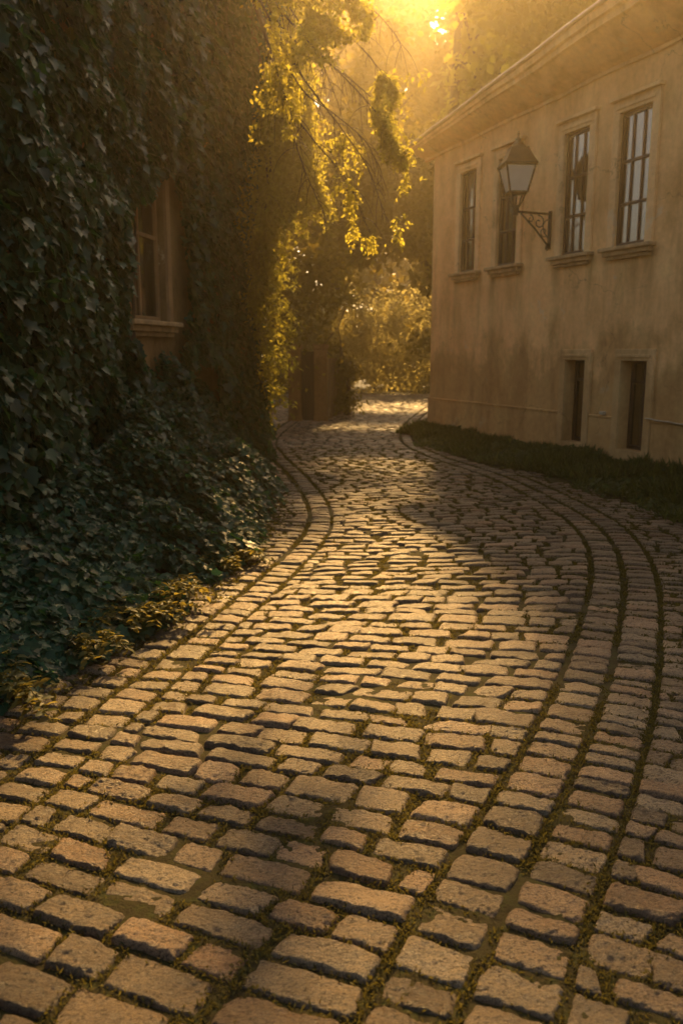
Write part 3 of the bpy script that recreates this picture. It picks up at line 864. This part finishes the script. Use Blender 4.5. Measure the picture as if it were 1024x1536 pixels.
cap.loft([sq(wt_+.04, zt+.022), sq(wt_-.05, zt+.10), sq(.36, zt+.20), sq(.30, zt+.27), sq(.30, zt+.29), sq(.24, zt+.295)])
cap.build('cap', M['copper'], lamp)
fin = MB()
fin.loft([ring(.125, zt+.296), ring(.13, zt+.31), ring(.095, zt+.36), ring(.055, zt+.40), ring(.045, zt+.42), ring(.052, zt+.435), ring(.03, zt+.46), ring(.022, zt+.50), ring(.028, zt+.515), ring(.006, zt+.57)])
fin.build('finial', M['copper'], lamp, smooth=True)

# ------------------------------------------------------------------ trees
GAP = at(652, 45, 30.0)       # the one gap in the far canopy
def crown_leaves(blobs, nl, size, tpl, per=55, spread=.34, flat=.6, beams=True):
    vol = np.array([b[3]*b[4]*b[5] for b in blobs])**(2/3.); vol /= vol.sum(); parts = []
    for b, w in zip(blobs, vol):
        nc = max(3, int(nl*w/per)); d = unit(rng.normal(0, 1, (nc, 3))); rr_ = rng.random(nc)**.38
        c = np.array(b[:3]) + d*rr_[:, None]*np.array(b[3:6])
        sp = spread*rng.uniform(.6, 1.3, nc)
        P = np.repeat(c, per, 0) + rng.normal(0, 1, (nc*per, 3))*np.repeat(sp, per)[:, None]*[1, 1, flat]
        out = np.repeat(d, per, 0)
        ok = (~in_beam(P) | (rng.random(len(P)) < .02) | (not beams)) & (P[:, 2] > .05)
        gl_ = np.abs(P[:, 0] - P[:, 1]*GAP[0]/GAP[1] + .5*noise(P, .9, 77)) + .35*np.abs(P[:, 2] - 1.5 - P[:, 1]*(GAP[2]-1.5)/GAP[1])
        ok &= (gl_ > .40) | (P[:, 1] < 25)
        P, out = P[ok], out[ok]; k = len(P)
        parts.append(leaves(tpl, P, out*.5 + rng.normal(0, .6, (k, 3)) + [0, 0, .5], out*.6 + rng.normal(0, .6, (k, 3)) + [0, 0, -.5], size*rng.uniform(.6, 1.3, k), np.clip(np.repeat(rng.random(nc), per)[ok]*.6 + rng.random(k)*.4, 0, 1)))
    return parts

def tree(name, label, cat_, base, trunk_top, r0, blobs, nl, size, mat, tpl=QUAD, spread=.34, group=None, limbs=True, per=55):
    r = empty(name, tuple(base)); tag(r, label, cat_, group)
    base = np.array(base, float); tt = np.array(trunk_top, float)
    mb = MB(); npt = 9; pts = [base + (tt-base)*t + np.array([.12*math.sin(t*5+base[0]), .12*math.sin(t*4+base[1]), 0])*t for t in np.linspace(0, 1, npt)]
    rad = [r0*(1.35 if i == 0 else 1)*(1-.6*i/(npt-1)) for i in range(npt)]
    mb.tube([p-base for p in pts], rad, 10)
    if limbs:
        for b in blobs:
            if name == 'tree' and b[2] < 4.4: continue
            i = random.randint(npt//3, npt-2); s0 = pts[i]-base; e = np.array(b[:3])-base
            md = (s0+e)/2 + np.array([random.gauss(0, .3), random.gauss(0, .3), .15*np.linalg.norm(e-s0)])
            mb.tube([s0, (s0+md)/2+[0, 0, .05], md, (md+e)/2, e], [rad[i]*.55, rad[i]*.42, rad[i]*.32, rad[i]*.2, .015], 7)
    mb.build('trunk', M['bark'], r, smooth=True)
    V, F, R = cat(crown_leaves(blobs, nl, size, tpl, per, spread)); V = V - base.astype(np.float32)
    mk('crown', V, F, mat, parent=r, rnd=R)
    return r
def B(px, py, Y, rx, ry, rz): return (*at(px, py, Y), rx, ry, rz)

# the big overgrown bush tree behind the ivy corner
tree('tree', 'dense dark bushy tree over the far gateway, behind the ivy corner', 'tree', (-1.75, 16.4, 0), (-1.3, 16.6, 3.2), .16,
     [B(440, 350, 16.4, .85, .9, .75), B(400, 380, 16.0, .8, .9, 1.0), B(470, 420, 16.6, .65, .8, .6), B(415, 480, 15.9, .65, .7, .7), B(382, 565, 15.6, .5, .6, .65), B(440, 280, 17.2, .7, .9, .6), B(385, 300, 16.5, .8, .9, .9)],
     15000, .11, M['tree'], spread=.24)
tree('shrub', 'rounded shrub with drooping golden leaves, just beyond the gateway', 'shrub', (.15, 20.0, 0), (.1, 20.0, 1.6), .07,
     [B(507, 560, 20, .34, .5, .7), B(500, 500, 19.8, .36, .5, .45), B(518, 462, 19.8, .38, .5, .30), B(512, 600, 19.8, .36, .4, .2)], 5200, .10, M['tree'], spread=.14)
tree('tree', 'dark spreading tree whose low branches arch over the end of the lane', 'tree', (3.2, 22.4, 0), (2.4, 22.4, 5.6), .22,
     [B(600, 330, 22.2, 1.2, 1.2, 1.1), B(540, 300, 22.8, 1.2, 1.2, 1.2), B(580, 220, 23, 1.3, 1.2, 1.1), B(520, 390, 22, .9, 1, .7), B(590, 360, 21.8, 1.0, 1, .42),
      B(640, 300, 22.2, 1.0, 1.2, 1.6), B(640, 430, 20.6, .28, .5, .55), B(640, 500, 20.2, .20, .45, .40), B(500, 230, 23.2, 1.0, 1, 1.0), B(550, 400, 21.5, .45, .6, .22), B(480, 330, 22.6, .9, 1, .9)],
     24000, .19, M['tree'], spread=.30)
tree('tree', 'tall hazy tree with a straight trunk, rising behind the roof of the ochre house', 'tree', (3.35, 27.5, 0), (3.45, 27.5, 13.5), .24,
     [(4.9, 27.2, 9.0, 1.5, 1.6, 1.6), (4.6, 28, 11.6, 1.4, 1.6, 1.5), (6.6, 26.8, 10.2, 1.7, 1.7, 1.9), (8.6, 26.2, 11.2, 1.8, 1.8, 2.0), (7.2, 27, 13.2, 1.9, 1.9, 1.8), (5.2, 27.6, 14.2, 1.7, 1.8, 1.6), (3.9, 28.2, 7.2, 1.0, 1.2, 1.0), (9.8, 25.5, 14, 2, 2, 2), (6.2, 26, 7.6, 1.4, 1.4, 1.2)],
     22000, .27, M['gold'], spread=.42)
tree('tree', 'broad leafy tree close behind the near half of the ochre roof, with an added unseen crown shading the foreground', 'tree', (12.4, 11.4, 0), (11.2, 11.6, 9), .34,
     [(8.3, 18.6, 9.2, 1.7, 1.7, 1.6), (3.7, 19.6, 9.0, 1.0, 1.1, 1.0), (5.0, 19.4, 10.2, 1.2, 1.2, 1.2), (4.2, 20.0, 11.2, 1.3, 1.3, 1.0), (5.8, 19.6, 8.4, 1.2, 1.2, 1.0), (3.5, 20.4, 12.4, 1.1, 1.1, .9), (10.2, 18.4, 10.6, 2, 2, 2), (7.4, 20, 11.5, 1.7, 1.7, 1.7), (12, 18, 9, 2, 2, 2), (9.3, 20, 13, 2, 2, 1.6), (6.2, 20.6, 9.6, 1.3, 1.4, 1.3),
      (5.2, 3.2, 8.6, 2, 2, 1.2), (3.6, 1.6, 8.8, 1.7, 1.7, 1), (7, 5, 8.8, 2.2, 2.2, 1.3), (6.4, 1.2, 8, 2, 2, 1.2), (8.7, 8.2, 9.6, 2, 2, 1.4), (4.6, -1, 8.4, 1.9, 1.9, 1.1), (4.3, 2.0, 5.9, 1.6, 1.6, .8), (3.2, 1.4, 6.6, 1.3, 1.3, .6), (4.8, 3.4, 7.2, 1.6, 1.4, .8), (5.3, .2, 5.8, 1.6, 1.6, .8), (3.4, -.4, 6.3, 1.4, 1.4, .7), (5.6, 4.3, 6.6, 1.5, 1.5, .7), (10, 12, 10.5, 2.2, 2.2, 1.8)],  # near crown masses added out of view, to darken the right foreground
     100000, .23, M['gold'], spread=.42)
tree('tree', 'pale tree in the haze left of the bright sky gap', 'tree', (-.6, 33.5, 0), (.2, 33.3, 10), .25,
     [B(590, 60, 33, 1.5, 1.6, 1.5), B(560, 130, 33, 1.6, 1.6, 1.5), B(610, 170, 33.5, 1.6, 1.6, 1.6), B(500, -30, 33, 1.6, 1.6, 1.4), B(570, -30, 33.5, 1.6, 1.6, 1.4), B(450, 20, 33, 1.6, 1.6, 1.6), B(640, 120, 34, .9, 1.2, 1.3), B(520, 40, 33, 1.6, 1.6, 1.6), B(650, 200, 33, 1.3, 1.5, 1.2), (.4, 35, 3.0, 2, 1, 2.2), (-1.8, 35, 3.3, 2, 1, 2.4), (2.8, 35, 2.8, 2, 1, 2.0), (.8, 35.5, 6.5, 2, 1, 1.6)],
     34000, .30, M['tree'], spread=.40)
tree('tree', 'tree with a dim golden crown, filling the gap above the ivy corner, its unseen top added for shade', 'tree', (-2.6, 20.5, 0), (-1.6, 20.5, 6), .2,
     [B(450, 60, 20.5, 1.2, 1.3, 1.2), B(500, 130, 21, 1.1, 1.2, 1.2), B(420, 160, 20, 1.1, 1.2, 1.2), B(540, 40, 21.5, 1.0, 1, .9), B(460, 220, 20.5, 1.0, 1.1, 1.0), (-3.5, 20.5, 6.5, 1.8, 1.8, 1.8), (-1.6, 20.4, 10.8, 1.5, 1.5, 1.5), (-3.2, 20.2, 9.6, 1.7, 1.7, 1.7), (-.6, 20.6, 12.6, 1.5, 1.5, 1.3), (-2.6, 20.6, 12.4, 1.6, 1.6, 1.4), (-1.5, 20.6, 14.6, 1.7, 1.7, 1.5), (.3, 20.8, 14.8, 1.4, 1.5, 1.4)],  # highest masses added above the view, shading the air before the ivy
     32000, .22, M['tree'], spread=.36)
# farther woodland closing the view all round
for i, (x, y, h, w) in enumerate([(-7, 30, 12, 3.4), (-3, 36, 15.5, 3.2), (1.5, 39, 16.5, 3.4), (5.5, 37, 16.5, 3.4), (10, 34, 16, 3.4), (15, 28, 13, 3.4)]):
    lab = ['leftmost of the dim woodland trees, hidden behind the ivy house', 'woodland tree standing in the haze behind the dark gateway', 'farthest woodland tree, straight beyond the end of the lane',
           'woodland tree seen through the haze right of the sky gap', 'woodland tree beyond the middle of the ochre roof', 'rightmost woodland tree, hidden behind the ochre house'][i]
    tree('tree', lab, 'tree', (x, y, 0), (x+.3, y, h*.7), .25,
         [(x+random.gauss(0, w*.45), y+random.gauss(0, 1), h*f_, w*.55, w*.5, h*.16) for f_ in (.10, .17, .25, .38, .5, .62, .75, .88, .45, .68)] + ([(1.0, 43, 6.0, 1.7, 1, 1.5), (3.2, 43, 6.2, 1.7, 1, 1.6), (2.2, 43, 8.4, 1.8, 1, 1.3)] if i == 2 else []), 20000, .44, M['tree'], spread=.6, group='woodland trees beyond the lane')
# hedge bank closing the lane where it turns
V, F, R = cat(crown_leaves([(x, 30.6+.4*math.sin(x*2), 1.8+.3*math.sin(x*3.1), .9, .6, 2.0) for x in np.arange(-3.5, 7.6, .8)], 36000, .13, QUAD, 50, .28, beams=False))
tag(mk('hedge', V, F, M['hedge'], rnd=R), 'long hazy brownish hedge closing the lane where it turns away', 'hedge')

# overgrown gateway
gw = empty('gateway', (-.72, 18.35, 0)); tag(gw, 'ochre gate pillars with a dark door between, half under the bushy tree', 'gateway')
for dx in (-.29, .27):
    p_ = MB(); p_.box(dx-.14, dx+.14, -.16, .16, -.1, 1.55); p_.box(dx-.17, dx+.17, -.19, .19, 1.55, 1.65); p_.box(dx-.155, dx+.155, -.175, .175, -.1, .12)
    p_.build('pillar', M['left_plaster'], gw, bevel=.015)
d_ = MB(); d_.box(-.148, .128, -.02, .03, -.05, 1.5)
for k in range(4): d_.box(-.140+.068*k, -.085+.068*k, -.035, -.02, -.02, 1.46)
d_.build('door', M['door'], gw)
gwall = MB(); gwall.loft([[(-.30, 18.2, -.1), (-.30, 18.5, -.1), (-.30, 18.5, 1.35), (-.30, 18.2, 1.35)], [(-.05, 22, -.1), (.25, 22, -.1), (.25, 22, 1.35), (-.05, 22, 1.35)]])
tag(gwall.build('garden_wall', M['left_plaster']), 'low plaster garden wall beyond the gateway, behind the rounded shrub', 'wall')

# tree behind the ivy house with golden sprays hanging over the lane
sp_root = np.array([-2.4, 13.6, 0.])
st = empty('tree', tuple(sp_root)); tag(st, 'tree with long golden sprays drooping over the lane beside the ivy corner', 'tree')
mb = MB(); trunk = [sp_root*0, np.array([.1, .1, 2.5]), np.array([.25, -.3, 5.0]), np.array([.55, -1.0, 6.9])]
mb.tube(trunk, [.17, .14, .12, .09], 10); mb.build('trunk', M['bark'], st, smooth=True)
BR = [([(360, -90), (450, 0), (530, 60), (590, 130)], 7.6), ([(370, -50), (450, 50), (525, 125), (572, 180), (606, 238)], 7.2), ([(390, 0), (450, 110), (510, 190), (550, 250), (578, 325)], 7.0),
      ([(395, 40), (430, 150), (470, 210), (520, 270), (545, 330)], 7.3), ([(400, 60), (430, 170), (455, 250), (485, 318)], 7.6),
      ([(360, -110), (480, -40), (560, 15), (605, 70)], 7.9), ([(370, -80), (440, 20), (480, 90), (505, 150)], 7.4),
      ([(390, 20), (450, 130), (500, 170), (550, 215), (572, 270)], 7.5), ([(375, -40), (430, 50), (500, 100), (560, 150), (592, 200)], 7.8),
      ([(385, 150), (405, 230), (400, 300), (385, 380)], 10.9), ([(400, 130), (420, 210), (430, 260), (440, 300)], 11.0), ([(405, 40), (425, 130), (428, 220), (415, 300)], 11.0),
      ([(400, -40), (430, 40), (445, 130), (450, 210)], 11.2), ([(410, 90), (440, 170), (460, 230), (470, 290)], 11.1), ([(395, 210), (402, 290), (392, 370), (380, 450)], 11.0)]
parts = []; bm_ = MB()
for pix, Y in BR:
    P0 = np.array([at(a, b, Y + random.uniform(-.3, .3)) for a, b in pix]); pts = catmull(np.linspace(0, len(P0)-1.001, 36), P0)
    sc_l = Y/11.0
    bm_.tube([trunk[3], (trunk[3] + (pts[0]-sp_root))/2 + [0, 0, .7], pts[0]-sp_root], [.045, .032, .018], 6)
    bm_.tube([p-sp_root for p in pts], list(np.linspace(.014*sc_l, .002, len(pts))), 5)
    for i in range(2, 36):
        for kk in range(4):
            p = pts[i].copy(); d = np.array([random.gauss(.1, .5), random.gauss(0, .6), random.gauss(-.25, .4)]); L = random.uniform(.18, .78)*(1.15-.55*i/36)*sc_l
            tw = [p.copy()]
            for q_ in range(7):
                d = d + np.array([.04, 0, -.30]); d /= np.linalg.norm(d); p = p + d*L/7; tw.append(p.copy())
            if kk == 0: bm_.tube([t_-sp_root for t_ in tw], [.003, .003, .0028, .0025, .002, .002, .0015, .001], 3)
            A = np.repeat(np.array(tw[1:]), 5, 0) + rng.normal(0, .030*sc_l, (35, 3))
            A = A[(~in_beam(A) | (noise(A, 2.2, 71) + .3*noise(A, 6, 72) > .22) | (Y > 9)) & (A[:, 2] > .3)]
            A = A[noise(A, 5.5/sc_l, 73) + .4*noise(A, 2.5/sc_l, 74) < .50]
            if not len(A): continue
            parts.append(leaves(LEAF, A-sp_root, rng.normal(0, .7, (len(A), 3))+[0, 0, .5], rng.normal(0, .5, (len(A), 3))+[.1, -.1, -.8], .062*sc_l*rng.uniform(.6, 1.3, len(A))))
bm_.build('branch', M['bark'], st)
V, F, R = cat(parts); mk('crown', V, F, M['gold'], parent=st, rnd=R)

# ------------------------------------------------------------------ golden evening haze
hz = MB(); hz.box(-62, 62, -62, 62, -1.1, 19.5)
m = bpy.data.materials.new('haze'); m.use_nodes = True; n = m.node_tree
n.nodes.remove(n.nodes['Principled BSDF'])
pv = n.nodes.new('ShaderNodeVolumePrincipled')
pv.inputs['Color'].default_value = (1.0, .86, .60, 1); pv.inputs['Density'].default_value = HAZE_DENSITY; pv.inputs['Anisotropy'].default_value = .86
n.links.new(pv.outputs[0], n.nodes['Material Output'].inputs['Volume'])
tag(hz.build('haze', m), kind='stuff')
